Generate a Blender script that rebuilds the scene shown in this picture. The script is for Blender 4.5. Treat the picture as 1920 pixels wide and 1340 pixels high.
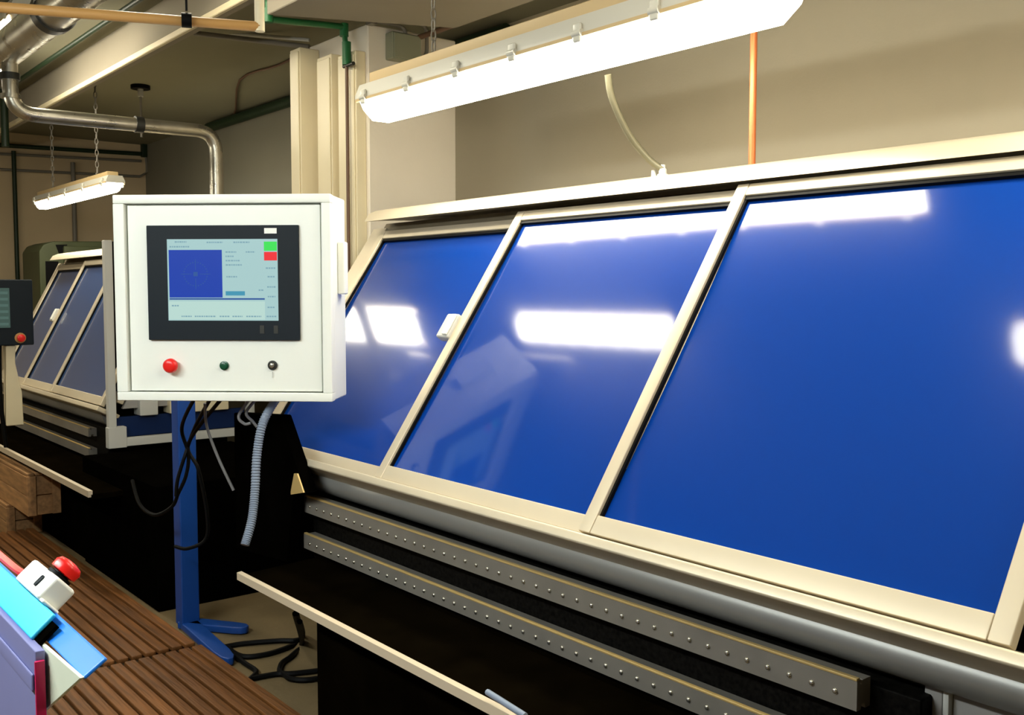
import bpy, bmesh, math, random
from mathutils import Vector, Matrix
random.seed(7)
S = 0.85                      # design units to metres; the whole scene is scaled once at the end
sc = bpy.context.scene
for o in list(bpy.data.objects): bpy.data.objects.remove(o)
COL = sc.collection

# ------------------------------------------------------------------ camera, world, exposure
H = 1.55; FPX = 1860.0
PHI = math.atan(120 / FPX); TH = math.atan(1520 * math.cos(PHI) / FPX)
FH = Vector((-math.cos(TH), math.sin(TH), 0)); RT = Vector((math.sin(TH), math.cos(TH), 0))
FW = FH * math.cos(PHI) + Vector((0, 0, -math.sin(PHI))); UP = FH * math.sin(PHI) + Vector((0, 0, math.cos(PHI)))
EYE = Vector((0, 0, H))
cd = bpy.data.cameras.new('camera'); cam = bpy.data.objects.new('camera', cd); COL.objects.link(cam)
cd.sensor_fit = 'HORIZONTAL'; cd.sensor_width = 36.0; cd.lens = 36.0 * FPX / 1920
cd.clip_start = 0.05; cd.clip_end = 60
cam.matrix_world = Matrix((( RT.x, UP.x, -FW.x, 0), (RT.y, UP.y, -FW.y, 0), (RT.z, UP.z, -FW.z, H), (0, 0, 0, 1)))
sc.camera = cam
w = bpy.data.worlds.new('world'); sc.world = w; w.use_nodes = True
w.node_tree.nodes['Background'].inputs[0].default_value = (1.0, 0.9, 0.7, 1)
w.node_tree.nodes['Background'].inputs[1].default_value = 0.02
vs = sc.view_settings
vs.view_transform = 'Standard'; vs.look = 'None'; vs.gamma = 1; vs.use_curve_mapping = False
vs.exposure = 0.7
TUBE = 17.0                   # radiance of the lit diffusers
TUBE_COL = (1.0, 0.93, 0.74)

# ------------------------------------------------------------------ helpers
def at(x, y, **k):            # the point on a sight line of the photograph at a known X, Y, Z or distance d
    v = FW * FPX + RT * (x - 960) - UP * (y - 670)
    a, val = list(k.items())[0]
    if a == 'd': return EYE + v * (val / v.dot(FH))
    i = 'XYZ'.index(a)
    return EYE + v * ((val - EYE[i]) / v[i])

def V(*a): return Vector(a)

def box(bm, x0, x1, y0, y1, z0, z1, bev=0.0, seg=1):
    frame_box(bm, V(x0, y0, z0), V(x1 - x0, 0, 0), V(0, y1 - y0, 0), V(0, 0, z1 - z0), bev, seg)

def frame_box(bm, o, a, b, c, bev=0.0, seg=1):     # parallelepiped from a corner and three edges
    t = bmesh.new()
    vs_ = [t.verts.new(o + a * i + b * j + c * k) for k in (0, 1) for j in (0, 1) for i in (0, 1)]
    for f in ((0, 2, 3, 1), (4, 5, 7, 6), (0, 1, 5, 4), (2, 6, 7, 3), (0, 4, 6, 2), (1, 3, 7, 5)):
        t.faces.new([vs_[i] for i in f])
    bmesh.ops.recalc_face_normals(t, faces=t.faces)
    if bev: bmesh.ops.bevel(t, geom=list(t.edges), offset=bev, segments=seg, affect='EDGES', profile=0.5)
    merge(bm, t)

def merge(bm, t):
    me = bpy.data.meshes.new('tmp'); t.to_mesh(me); t.free(); bm.from_mesh(me); bpy.data.meshes.remove(me)

def prism(bm, pts, ext, bev=0.0, seg=1):           # planar polygon (3D points) extruded by a vector
    t = bmesh.new()
    a = [t.verts.new(p) for p in pts]; b = [t.verts.new(Vector(p) + ext) for p in pts]
    n = len(pts)
    t.faces.new(a); t.faces.new(b[::-1])
    for i in range(n): t.faces.new((a[i], b[i], b[(i + 1) % n], a[(i + 1) % n]))
    bmesh.ops.recalc_face_normals(t, faces=t.faces)
    if bev: bmesh.ops.bevel(t, geom=list(t.edges), offset=bev, segments=seg, affect='EDGES', profile=0.5)
    merge(bm, t)

def catmull(pts, n=8):
    pts = [Vector(p) for p in pts]; out = []
    for i in range(len(pts) - 1):
        p0 = pts[max(i - 1, 0)]; p1 = pts[i]; p2 = pts[i + 1]; p3 = pts[min(i + 2, len(pts) - 1)]
        for k in range(n):
            t = k / n
            out.append(0.5 * ((2 * p1) + (p2 - p0) * t + (2 * p0 - 5 * p1 + 4 * p2 - p3) * t * t + (3 * p1 - p0 - 3 * p2 + p3) * t ** 3))
    out.append(pts[-1]); return out

def tube(bm, pts, r, seg=10, radii=None):
    pts = [Vector(p) for p in pts]; rings = []
    d0 = (pts[1] - pts[0]).normalized()
    ref = V(0, 0, 1) if abs(d0.z) < 0.9 else V(1, 0, 0)
    u = d0.cross(ref).normalized()
    for i, p in enumerate(pts):
        d = (pts[min(i + 1, len(pts) - 1)] - pts[max(i - 1, 0)])
        d = d.normalized() if d.length > 1e-9 else d0
        u = (u - d * u.dot(d)).normalized(); v = d.cross(u)
        rr = radii[i] if radii else r
        rings.append([bm.verts.new(p + (u * math.cos(2 * math.pi * k / seg) + v * math.sin(2 * math.pi * k / seg)) * rr) for k in range(seg)])
    for a, b in zip(rings, rings[1:]):
        for k in range(seg): bm.faces.new((a[k], a[(k + 1) % seg], b[(k + 1) % seg], b[k]))
    bm.faces.new(rings[0][::-1]); bm.faces.new(rings[-1])

def cyl(bm, p0, p1, r, seg=16): tube(bm, [p0, p1], r, seg)

def lathe(bm, o, axis, prof, seg=20):              # profile of (distance along axis, radius)
    axis = axis.normalized()
    tube(bm, [o + axis * (a + 1e-5 * i) for i, (a, r) in enumerate(prof)], 1, seg, [r for a, r in prof])

MATS = {}
def put(o, name, m, parent, smooth):
    if isinstance(m, str): m = MATS[m]
    if not o.data.materials: o.data.materials.append(m)

def obj(name, bm, m, parent=None, smooth=True, origin=None, raw=False):
    if not raw: bmesh.ops.recalc_face_normals(bm, faces=bm.faces)
    me = bpy.data.meshes.new(name)
    if parent is not None:
        org = Vector(parent['org'])
    elif origin is not None: org = Vector(origin)
    else:
        xs = [v.co.x for v in bm.verts]; ys = [v.co.y for v in bm.verts]; zs = [v.co.z for v in bm.verts]
        org = V((min(xs) + max(xs)) / 2, (min(ys) + max(ys)) / 2, min(zs))
    for v in bm.verts: v.co -= org
    bm.to_mesh(me); bm.free()
    if smooth:
        for p in me.polygons: p.use_smooth = True
        me.set_sharp_from_angle(angle=math.radians(50))
    o = bpy.data.objects.new(name, me); COL.objects.link(o)
    if smooth:
        wn = o.modifiers.new('weighted_normals', 'WEIGHTED_NORMAL'); wn.keep_sharp = True
    me.materials.append(MATS[m] if isinstance(m, str) else m)
    o['org'] = tuple(org)
    if parent is not None: o.parent = parent
    else: o.location = org
    return o

def tag(o, label=None, cat=None, group=None, kind=None):
    if label: o['label'] = label
    if cat: o['category'] = cat
    if group: o['group'] = group
    if kind: o['kind'] = kind
    return o

def thing(name, loc, label, cat, group=None):
    o = bpy.data.objects.new(name, None); COL.objects.link(o)
    o.empty_display_size = 0.1; o.location = loc; o['org'] = tuple(loc)
    return tag(o, label, cat, group)

def struct(name, bm, m, label=None, smooth=False):
    o = obj(name, bm, m, smooth=smooth); return tag(o, label, None, None, 'structure')

def piece(name, mesh_src, loc, parent, idx=0):      # a copy sharing mesh data, placed by its location
    o = mesh_src if idx == 0 else mesh_src.copy()
    if idx: COL.objects.link(o)
    o.parent = parent; o.location = Vector(loc) - Vector(parent['org'])
    return o

# ------------------------------------------------------------------ materials
def mat(name, col, rough=0.5, metal=0.0, spec=0.5, coat=0.0, coat_r=0.05, noise=0.0, nscale=6.0, bump=0.0, bscale=60.0, emit=None, estr=0.0, rnd=0.0, stretch=None, rvar=0.0):
    m = bpy.data.materials.new(name); m.use_nodes = True
    nt = m.node_tree; b = nt.nodes['Principled BSDF']
    b.inputs['Base Color'].default_value = (*col, 1); b.inputs['Roughness'].default_value = rough
    b.inputs['Metallic'].default_value = metal; b.inputs['Specular IOR Level'].default_value = spec
    b.inputs['Coat Weight'].default_value = coat; b.inputs['Coat Roughness'].default_value = coat_r
    if emit: b.inputs['Emission Color'].default_value = (*emit, 1); b.inputs['Emission Strength'].default_value = estr
    if noise or bump or rnd or rvar:
        tc = nt.nodes.new('ShaderNodeTexCoord'); mp = nt.nodes.new('ShaderNodeMapping')
        nt.links.new(tc.outputs['Object'], mp.inputs[0])
        if stretch: mp.inputs['Scale'].default_value = stretch
        src = None
        if noise:
            n = nt.nodes.new('ShaderNodeTexNoise'); n.inputs['Scale'].default_value = nscale; n.inputs['Detail'].default_value = 6
            nt.links.new(mp.outputs[0], n.inputs['Vector'])
            r = nt.nodes.new('ShaderNodeMapRange'); r.inputs[1].default_value = 0.3; r.inputs[2].default_value = 0.7
            r.inputs[3].default_value = 1 - noise; r.inputs[4].default_value = 1 + noise
            nt.links.new(n.outputs[0], r.inputs[0]); src = r.outputs[0]
            if rvar:
                rr = nt.nodes.new('ShaderNodeMapRange'); rr.inputs[1].default_value = 0.3; rr.inputs[2].default_value = 0.7
                rr.inputs[3].default_value = rough - rvar; rr.inputs[4].default_value = rough + rvar
                nt.links.new(n.outputs[0], rr.inputs[0]); nt.links.new(rr.outputs[0], b.inputs['Roughness'])
        if rnd:
            oi = nt.nodes.new('ShaderNodeObjectInfo'); r2 = nt.nodes.new('ShaderNodeMapRange')
            r2.inputs[3].default_value = 1 - rnd; r2.inputs[4].default_value = 1 + rnd
            nt.links.new(oi.outputs['Random'], r2.inputs[0])
            if src:
                mm = nt.nodes.new('ShaderNodeMath'); mm.operation = 'MULTIPLY'
                nt.links.new(src, mm.inputs[0]); nt.links.new(r2.outputs[0], mm.inputs[1]); src = mm.outputs[0]
            else: src = r2.outputs[0]
        if src:
            vm = nt.nodes.new('ShaderNodeVectorMath'); vm.operation = 'SCALE'; vm.inputs[0].default_value = col
            nt.links.new(src, vm.inputs['Scale']); nt.links.new(vm.outputs[0], b.inputs['Base Color'])
        if bump:
            n2 = nt.nodes.new('ShaderNodeTexNoise'); n2.inputs['Scale'].default_value = bscale; n2.inputs['Detail'].default_value = 4
            nt.links.new(mp.outputs[0], n2.inputs['Vector'])
            bp = nt.nodes.new('ShaderNodeBump'); bp.inputs['Strength'].default_value = bump; bp.inputs['Distance'].default_value = 0.01
            nt.links.new(n2.outputs[0], bp.inputs['Height']); nt.links.new(bp.outputs[0], b.inputs['Normal'])
    MATS[name] = m; return m

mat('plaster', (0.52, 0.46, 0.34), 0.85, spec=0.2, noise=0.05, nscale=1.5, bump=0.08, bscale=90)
mat('far_plaster', (0.64, 0.51, 0.33), 0.85, spec=0.2, noise=0.06, nscale=1.5)
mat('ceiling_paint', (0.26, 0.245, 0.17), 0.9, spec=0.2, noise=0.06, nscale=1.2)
mat('column_paint', (0.74, 0.67, 0.56), 0.7, spec=0.3, noise=0.04, nscale=2, bump=0.05)
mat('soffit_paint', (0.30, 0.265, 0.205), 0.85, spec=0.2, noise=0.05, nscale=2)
mat('cream_trim', (0.78, 0.68, 0.46), 0.45, noise=0.03, nscale=4)
mat('concrete', (0.17, 0.122, 0.06), 0.6, spec=0.2, noise=0.18, nscale=3, bump=0.1, bscale=40)
mat('wood', (0.145, 0.054, 0.0125), 0.55, spec=0.3, noise=0.4, nscale=7, stretch=(0.6, 9, 9), rnd=0.25, bump=0.25, bscale=14)
mat('crate_wood', (0.38, 0.20, 0.08), 0.6, noise=0.3, nscale=6, stretch=(1, 8, 8), rnd=0.15)
mat('alu', (0.80, 0.74, 0.60), 0.38, metal=0.85, noise=0.06, nscale=5)
mat('alu_frame', (0.64, 0.56, 0.42), 0.42, metal=0.35, noise=0.03, nscale=5)
mat('rail_alu', (0.24, 0.22, 0.19), 0.42, metal=0.3, noise=0.10, nscale=9)
mat('sheet_metal', (0.25, 0.245, 0.23), 0.36, metal=0.3, noise=0.05, nscale=3, stretch=(0.3, 3, 3))
mat('grey_paint', (0.30, 0.29, 0.28), 0.5, noise=0.05)
mat('galvanised', (0.55, 0.52, 0.44), 0.3, metal=0.9, noise=0.15, nscale=10, rvar=0.08)
mat('blue_sheet', (0.001, 0.038, 0.275), 0.28, spec=0.06, coat=0.9, coat_r=0.075)
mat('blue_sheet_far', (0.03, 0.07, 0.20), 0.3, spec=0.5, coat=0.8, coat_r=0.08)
mat('granite', (0.004, 0.0036, 0.003), 0.6, spec=0.05, noise=0.9, nscale=90)
mat('black_paint', (0.0013, 0.0011, 0.0008), 0.8, spec=0.0, noise=0.3, nscale=8)
mat('dark_brown', (0.0026, 0.0018, 0.0008), 0.8, spec=0.0, noise=0.35, nscale=8)
mat('rubber', (0.003, 0.003, 0.003), 0.5, spec=0.1)
mat('lip_cream', (0.60, 0.50, 0.36), 0.5)
mat('brass', (0.62, 0.44, 0.17), 0.4, metal=0.3)
mat('white_enamel', (0.90, 0.92, 0.86), 0.35, spec=0.5, noise=0.01, nscale=4)
mat('bezel', (0.014, 0.019, 0.025), 0.5, spec=0.12)
mat('red_plastic', (0.80, 0.015, 0.012), 0.3, spec=0.5)
mat('green_plastic', (0.004, 0.07, 0.03), 0.3)
mat('chrome', (0.6, 0.58, 0.5), 0.25, metal=0.9)
mat('dark_metal', (0.05, 0.05, 0.045), 0.4, metal=0.6)
mat('track_brown', (0.16, 0.13, 0.085), 0.6)
mat('light_grey', (0.55, 0.55, 0.52), 0.5)
mat('hose_grey', (0.22, 0.27, 0.36), 0.5)
mat('cable_grey', (0.20, 0.20, 0.21), 0.5)
mat('blue_paint', (0.006, 0.055, 0.27), 0.42, noise=0.1, nscale=5)
mat('navy_paint', (0.003, 0.015, 0.07), 0.45, spec=0.2, noise=0.1, nscale=5)
mat('bright_blue', (0.012, 0.21, 0.90), 0.4, noise=0.03)
mat('cyan_blue', (0.03, 0.56, 0.98), 0.4, noise=0.03)
mat('slate_violet', (0.19, 0.20, 0.42), 0.5, noise=0.05, nscale=3)
mat('cream_plate', (0.74, 0.80, 0.66), 0.5, noise=0.03)
mat('magenta_edge', (0.62, 0.01, 0.11), 0.4)
mat('green_paint', (0.010, 0.13, 0.035), 0.45)
mat('dark_green', (0.006, 0.022, 0.006), 0.5)
mat('olive_paint', (0.055, 0.066, 0.026), 0.55, noise=0.12, nscale=5)
mat('ochre_pipe', (0.50, 0.27, 0.085), 0.4, noise=0.06, nscale=5)
mat('brown_pipe', (0.12, 0.06, 0.03), 0.5)
mat('copper', (0.62, 0.17, 0.055), 0.35, metal=0.35)
mat('conduit_grey', (0.20, 0.18, 0.15), 0.5)
mat('jbox_grey', (0.24, 0.24, 0.16), 0.5)
mat('flex_conduit', (0.13, 0.12, 0.075), 0.45, metal=0.2)
mat('fixture_grey', (0.55, 0.53, 0.46), 0.45)
mat('fixture_tan', (0.55, 0.40, 0.20), 0.5)
mat('clip_plastic', (0.62, 0.60, 0.52), 0.3)
mat('shadow_plaster', (0.24, 0.225, 0.175), 0.9, spec=0.1, noise=0.05, nscale=1.5)  # shade on the back wall left of the column, put into the colour
mat('diffuser_cool', (0.9, 0.9, 0.88), 0.4, emit=(0.93, 1.0, 0.97), estr=38.0)
mat('diffuser', (0.9, 0.88, 0.8), 0.4, emit=TUBE_COL, estr=TUBE)
mat('scr_pale', (0.02, 0.02, 0.02), 0.3, spec=0.1, emit=(0.40, 0.62, 0.62), estr=0.58)
mat('scr_pale2', (0.02, 0.02, 0.02), 0.3, spec=0.1, emit=(0.50, 0.72, 0.66), estr=0.58)
mat('scr_blue', (0.01, 0.01, 0.02), 0.3, spec=0.1, emit=(0.012, 0.055, 0.42), estr=0.58)
mat('scr_line', (0.01, 0.01, 0.02), 0.3, spec=0.1, emit=(0.03, 0.10, 0.33), estr=0.58)
mat('scr_text', (0.01, 0.01, 0.02), 0.3, spec=0.1, emit=(0.22, 0.40, 0.46), estr=0.58)
mat('scr_teal', (0.01, 0.01, 0.02), 0.3, spec=0.1, emit=(0.06, 0.32, 0.46), estr=0.58)
mat('scr_green', (0.01, 0.02, 0.01), 0.3, spec=0.1, emit=(0.05, 0.78, 0.10), estr=0.58)
mat('scr_red', (0.02, 0.01, 0.01), 0.3, spec=0.1, emit=(0.90, 0.03, 0.04), estr=0.58)
mat('scr_dull', (0.01, 0.02, 0.02), 0.3, spec=0.1, emit=(0.05, 0.085, 0.07), estr=0.58)
mat('scr_dull2', (0.01, 0.02, 0.02), 0.3, spec=0.1, emit=(0.075, 0.13, 0.11), estr=0.58)

# ------------------------------------------------------------------ the room
X0, X1, Y0, Y1, ZC = -11.4, 5.0, -6.5, 3.95, 3.22
b = bmesh.new(); box(b, X0 - .2, X1 + .2, Y0 - .2, Y1 + .2, -0.15, 0); struct('floor', b, 'concrete')
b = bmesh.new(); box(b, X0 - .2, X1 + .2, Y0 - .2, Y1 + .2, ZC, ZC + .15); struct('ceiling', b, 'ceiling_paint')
b = bmesh.new(); box(b, -5.6, X1 + .2, Y1, Y1 + .15, 0, ZC); struct('wall_back', b, 'plaster')
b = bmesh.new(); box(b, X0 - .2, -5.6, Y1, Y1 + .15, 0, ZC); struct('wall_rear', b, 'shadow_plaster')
b = bmesh.new(); box(b, X0 - .2, X0, Y0, Y1, 0, ZC); struct('wall_left', b, 'far_plaster')
b = bmesh.new(); box(b, X1, X1 + .2, Y0, Y1, 0, ZC); struct('wall_right', b, 'plaster')
b = bmesh.new(); box(b, X0 - .2, X1 + .2, Y0 - .2, Y0, 0, ZC); struct('wall_front', b, 'plaster')
# boxed-in soffit that runs along the machine and the beam farther left
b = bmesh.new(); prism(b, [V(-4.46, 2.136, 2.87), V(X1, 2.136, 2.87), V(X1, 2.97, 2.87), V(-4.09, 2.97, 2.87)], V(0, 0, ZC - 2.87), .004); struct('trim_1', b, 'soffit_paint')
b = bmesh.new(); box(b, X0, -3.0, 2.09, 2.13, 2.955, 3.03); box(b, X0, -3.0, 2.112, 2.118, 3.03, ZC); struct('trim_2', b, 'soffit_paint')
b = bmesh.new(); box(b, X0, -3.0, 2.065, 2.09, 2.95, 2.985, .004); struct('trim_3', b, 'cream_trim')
b = bmesh.new(); box(b, -5.15, -4.513, 2.72, 3.28, 0, 2.94, .006)
struct('trim_4', b, 'column_paint')
def trunking(x0, x1, y0, top, label):
    t = thing('cable_trunking', ((x0 + x1) / 2, 2.7, 0), label, 'trunking')
    b = bmesh.new(); box(b, x0, x1, y0, 2.72, 0, top, .004); obj('channel', b, 'cream_trim', t)
    b = bmesh.new(); box(b, x0 + .012, x1 - .012, y0 - .008, y0, 0, top - .02, .003); obj('cover', b, 'cream_trim', t)
trunking(-5.15, -5.03, 2.60, 2.90, 'leftmost cream vertical trunking strip on the left edge of the column')
trunking(-4.95, -4.79, 2.66, 2.83, 'wide cream trunking strip between the left strip and the thin brown riser pipe')
trunking(-4.72, -4.535, 2.66, 2.80, 'cream trunking strip at the corner of the column, right of the thin brown riser pipe')

# ------------------------------------------------------------------ fluorescent fixtures
def fixture(xa, xb, yc, zb, label, chains=(), clips=7, wid=0.18, top=True, lamp='diffuser'):
    t = thing('fluorescent_light', ((xa + xb) / 2, yc, zb), label, 'light', 'fluorescent batten lights')
    h = wid / 2; k_ = wid / .18
    b = bmesh.new()                                  # base housing with sloped reflector flanks
    prof = [(-h, .085 * k_), (-h, .105 * k_), (-h * .75, .155 * k_), (h * .75, .155 * k_), (h, .105 * k_), (h, .085 * k_)]
    prism(b, [V(xa, yc + p, zb + q) for p, q in prof], V(xb - xa, 0, 0)); obj('housing', b, 'fixture_grey', t)
    if top:
        b = bmesh.new(); box(b, xa + .06, xb - .06, yc - h * .62, yc + h * .62, zb + .155 * k_, zb + .20 * k_, .004); obj('mounting_channel', b, 'fixture_tan', t)
    b = bmesh.new()
    prof = [(-h * .93, .085 * k_), (-h * .70, .02 * k_), (-h * .45, 0), (h * .45, 0), (h * .70, .02 * k_), (h * .93, .085 * k_)]
    cut = .05
    tmp = [[V(x, yc + p, zb + q) for p, q in prof] for x in (xa + .015, xa + .06, xb - .06, xb - .015)]
    rows = []
    for i, row in enumerate(tmp):
        rows.append([b.verts.new(p if i in (1, 2) else V(p.x, yc + (p.y - yc) * .92, zb + .085 * k_ - (zb + .085 * k_ - p.z) * .55)) for p in row])
    for r0, r1 in zip(rows, rows[1:]):
        for k in range(5): b.faces.new((r0[k], r0[k + 1], r1[k + 1], r1[k]))
        b.faces.new((r0[5], r0[0], r1[0], r1[5]))
    b.faces.new(rows[0][::-1]); b.faces.new(rows[-1])
    dfo = obj('diffuser', b, lamp, t)
    dfo.data.materials.append(MATS['fixture_grey']); dfo.data.materials.append(MATS['fixture_tan'])
    for p in dfo.data.polygons:                      # the flank next to the near rim and the far edge carry no tube behind them
        c = sum((dfo.data.vertices[i].co for i in p.vertices), V(0, 0, 0)) / len(p.vertices)
        if c.z > .078 or (c.z > .045 and c.y < 0 and False): p.material_index = 1
    b = bmesh.new()
    frame_box(b, V(xa + .01, yc - h - .006, zb + .078 * k_), V(xb - xa - .02, 0, 0), V(0, .012, 0), V(0, 0, .012))
    frame_box(b, V(xa + .01, yc + h - .006, zb + .078 * k_), V(xb - xa - .02, 0, 0), V(0, .012, 0), V(0, 0, .012))
    obj('gasket_rim', b, 'fixture_tan', t)
    src = None
    for i in range(clips):
        for sgn in (-1, 1):
            x = xa + .08 + (xb - xa - .16) * i / max(clips - 1, 1)
            if src is None:
                b = bmesh.new()
                frame_box(b, V(-.018, -.008, -.028), V(.036, 0, 0), V(0, .016, 0), V(0, 0, .06), .005)
                tube(b, [V(-.02, 0, .0), V(.02, 0, .0)], .013, 8)
                src = obj('clip', b, 'clip_plastic', None, origin=(0, 0, 0)); piece('clip', src, (x, yc + sgn * (h + .006), zb + .09 * k_), t)
            else: piece('clip', src, (x, yc + sgn * (h + .006), zb + .09 * k_), t, 1)
    for cx in chains:
        b = bmesh.new(); z = zb + .2 * k_; k = 0
        while z < ZC - .03:                          # chain of alternating links
            a = V(.011, 0, 0) if k % 2 else V(0, .011, 0)
            pts = [V(cx, yc, z) + a * math.cos(q * math.pi / 4) + V(0, 0, .026) * math.sin(q * math.pi / 4) for q in range(9)]
            tube(b, pts, .0035, 5); z += .042; k += 1
        obj('chain', b, 'conduit_grey', t)
    return t
fixture(-3.76, -1.62, 2.29, 2.285, 'large lit white batten light hanging above the near machine', chains=(-3.30, -2.0))
fixture(-9.25, -7.25, 2.30, 2.27, 'small distant lit batten light at the upper left, over the far machine', chains=(-8.85, -7.66), clips=5, wid=.13)
fixture(-1.05, 1.05, 2.29, 2.285, 'lit batten light hanging over the right end of the near machine, outside the picture', chains=(-.6, .6))
fixture(-4.85, -3.55, 1.45, 3.02, 'ceiling batten light above the aisle, mirrored in the middle blue door', top=False)
fixture(-1.78, -0.2, 1.45, 3.02, 'ceiling batten light above the aisle, mirrored at the edge of the right blue door', top=False)
fixture(-7.7, -5.98, 1.49, 2.95, 'wide ceiling batten light above the far aisle, mirrored in the left blue door', top=False, wid=.26)
fixture(-8.6, -6.5, -0.45, 2.285, 'unseen batten light added over the far end of the opposite row to brighten the far wall', chains=(-8.2, -6.9))  # added out of view to light the far wall and far machine
fixture(-3.6, -1.3, -0.45, 2.285, 'lit batten light hanging over the opposite row, in front of the near bench', chains=(-3.2, -1.7), lamp='diffuser_cool')

# ------------------------------------------------------------------ machines
def machine(xl, edges, xr, bot, topp, label, far=False):
    """sloped sliding doors: bot and topp are the (Y, Z) of the lower and upper edge of the blue sheets"""
    t = thing('enclosed_machine', ((xl + xr) / 2, 2.4, 0), label, 'machine')
    by, bz = bot; ty, tz = topp
    v = V(0, ty - by, tz - bz); L = v.length; v = v / L; n = V(0, -v.z, v.y)
    def D(x, s, q): return V(x, by, bz) + v * s + n * q
    # housing behind and above the doors
    fas = [V(xl, ty - .055, tz + .088), V(xl, ty - .03, tz + .125), V(xl, ty + .01, tz + .142), V(xl, ty + .08, tz + .155), V(xl, ty + .65, tz + .155), V(xl, ty + .65, tz + .12), V(xl, ty + .10, tz + .10)]
    b = bmesh.new(); fas = [p + V(.075, 0, 0) for p in fas]; prism(b, fas, V(xr - xl - .075, 0, 0)); obj('top_cover', b, 'alu_frame', t)
    b = bmesh.new(); prism(b, [V(xl, by + .03, bz - .04), V(xl, ty + .03, tz + .01), V(xl, ty + .62, tz + .115), V(xl, ty + .62, .86), V(xl, by + .10, .86)], V(.03, 0, 0)); obj('end_panel', b, 'grey_paint', t)
    b = bmesh.new(); prism(b, [V(xr - .03, by + .03, bz - .04), V(xr - .03, ty + .03, tz + .01), V(xr - .03, ty + .62, tz + .115), V(xr - .03, ty + .62, .86), V(xr - .03, by + .10, .86)], V(.03, 0, 0)); obj('end_panel', b, 'grey_paint', t)
    b = bmesh.new(); box(b, xl + .03, xr - .03, ty + .59, ty + .62, .86, tz + .09); obj('back_panel', b, 'grey_paint', t)
    # dark upper track and bright lower track
    b = bmesh.new(); frame_box(b, D(xl + .03, L + .005, -.06), V(xr - xl - .06, 0, 0), v * .12, n * .03); obj('upper_track', b, 'track_brown', t)
    b = bmesh.new()
    frame_box(b, D(xl + .22, -.092, -.05), V(xr - xl - .22, 0, 0), v * .030, n * .142, .006, 2)
    obj('lower_track', b, 'alu_frame', t)
    for xe in (xl, xr - .115):
        b = bmesh.new(); frame_box(b, D(xe, .0, -.035), V(.115, 0, 0), v * (L + .075), n * .035, .003); obj('end_frame', b, 'alu_frame', t)
    k = 0
    for (xa, xb) in edges:
        q = (.0, .042, .064)[k]; k += 1
        b = bmesh.new()                              # the blue sheet, slightly warped as thin sheet is
        NX, NS = 24, 24; g = []
        for i in range(NX + 1):
            row = []
            for j in range(NS + 1):
                uu = i / NX; ss = j / NS
                bow = WARP[k - 1](uu, ss) if not far else 0
                row.append(b.verts.new(D(xa + .03 + (xb - xa - .06) * uu, -.01 + (L + .02) * ss, q - .006 + bow)))
            g.append(row)
        for i in range(NX):
            for j in range(NS): b.faces.new((g[i][j], g[i + 1][j], g[i + 1][j + 1], g[i][j + 1]))
        r = bmesh.ops.extrude_face_region(b, geom=list(b.faces))
        bmesh.ops.translate(b, verts=[e for e in r['geom'] if isinstance(e, bmesh.types.BMVert)], vec=n * -.004)
        d = obj('door', b, 'blue_sheet_far' if far else 'blue_sheet', t)
        if k == 2: d['label'] = 'middle sliding door with a small white catch'
        for xs in (xa, xb - .044):
            b = bmesh.new(); frame_box(b, D(xs, -.054, q - .014), V(.044, 0, 0), v * (L + .099), n * .028, .003); obj('stile', b, 'alu_frame', d)
        for s0, s1 in ((-.054, 0), (L, L + .045)):
            b = bmesh.new(); frame_box(b, D(xa + .044, s0, q - .014), V(xb - xa - .088, 0, 0), v * (s1 - s0), n * .027, .003); obj('rail', b, 'alu_frame', d)
        b = bmesh.new()
        frame_box(b, D(xa + .044, L - .012, q - .006), V(xb - xa - .088, 0, 0), v * .012, n * .012)
        frame_box(b, D(xa + .044, 0, q - .006), V(.008, 0, 0), v * L, n * .01)
        obj('gasket', b, 'rubber', d)
        if k == 2:                                   # small catch on the left stile
            s0 = L * .49
            b = bmesh.new(); frame_box(b, D(xa - .072, s0, q - .012), V(.075, 0, 0), v * .105, n * .04, .008, 2); c = obj('catch', b, 'light_grey', d)
            b = bmesh.new(); frame_box(b, D(xa - .03, s0 + .008, q + .026), V(.03, 0, 0), v * .09, n * .012, .004); obj('catch_cover', b, 'white_enamel', d)
    return t, D, L, v, n
def flat(u, s): return 0.0
WARP = [lambda u, s: -.006 * 4 * s * (1 - s), lambda u, s: -.006 * 4 * s * (1 - s) * (1 + .8 * u), lambda u, s: -.004 * 4 * s * (1 - s)]

def rail_part(t, xa, xb, yf, zt, hgt, bolts=0):
    b = bmesh.new()                                  # aluminium profile: grooved on its top and its end
    prof = [(0, 0), (0, hgt), (.010, hgt), (.012, hgt - .008), (.020, hgt - .008), (.022, hgt), (.05, hgt), (.05, 0), (.032, 0), (.030, .012), (.018, .012), (.016, 0)]
    prism(b, [V(xa, yf + p, zt - hgt + q) for p, q in prof], V(xb - xa, 0, 0))
    r = obj('guide_rail', b, 'rail_alu', t)
    b = bmesh.new(); box(b, xa + .001, xb - .001, yf + .0005, yf + .012, zt, zt + .006, .001); obj('edge_strip', b, 'brass', r)
    if bolts:
        b = bmesh.new(); lathe(b, V(0, 0, 0), V(0, -1, 0), [(-.004, .006), (.0, .0068), (.003, .006), (.005, .003)], 8)
        src = obj('bolt', b, 'chrome', None, origin=(0, 0, 0))
        for i in range(bolts): piece('bolt', src, (xa + .05 + (xb - xa - .1) * i / (bolts - 1), yf, zt - hgt * .55), r, i)
    return r

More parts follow.
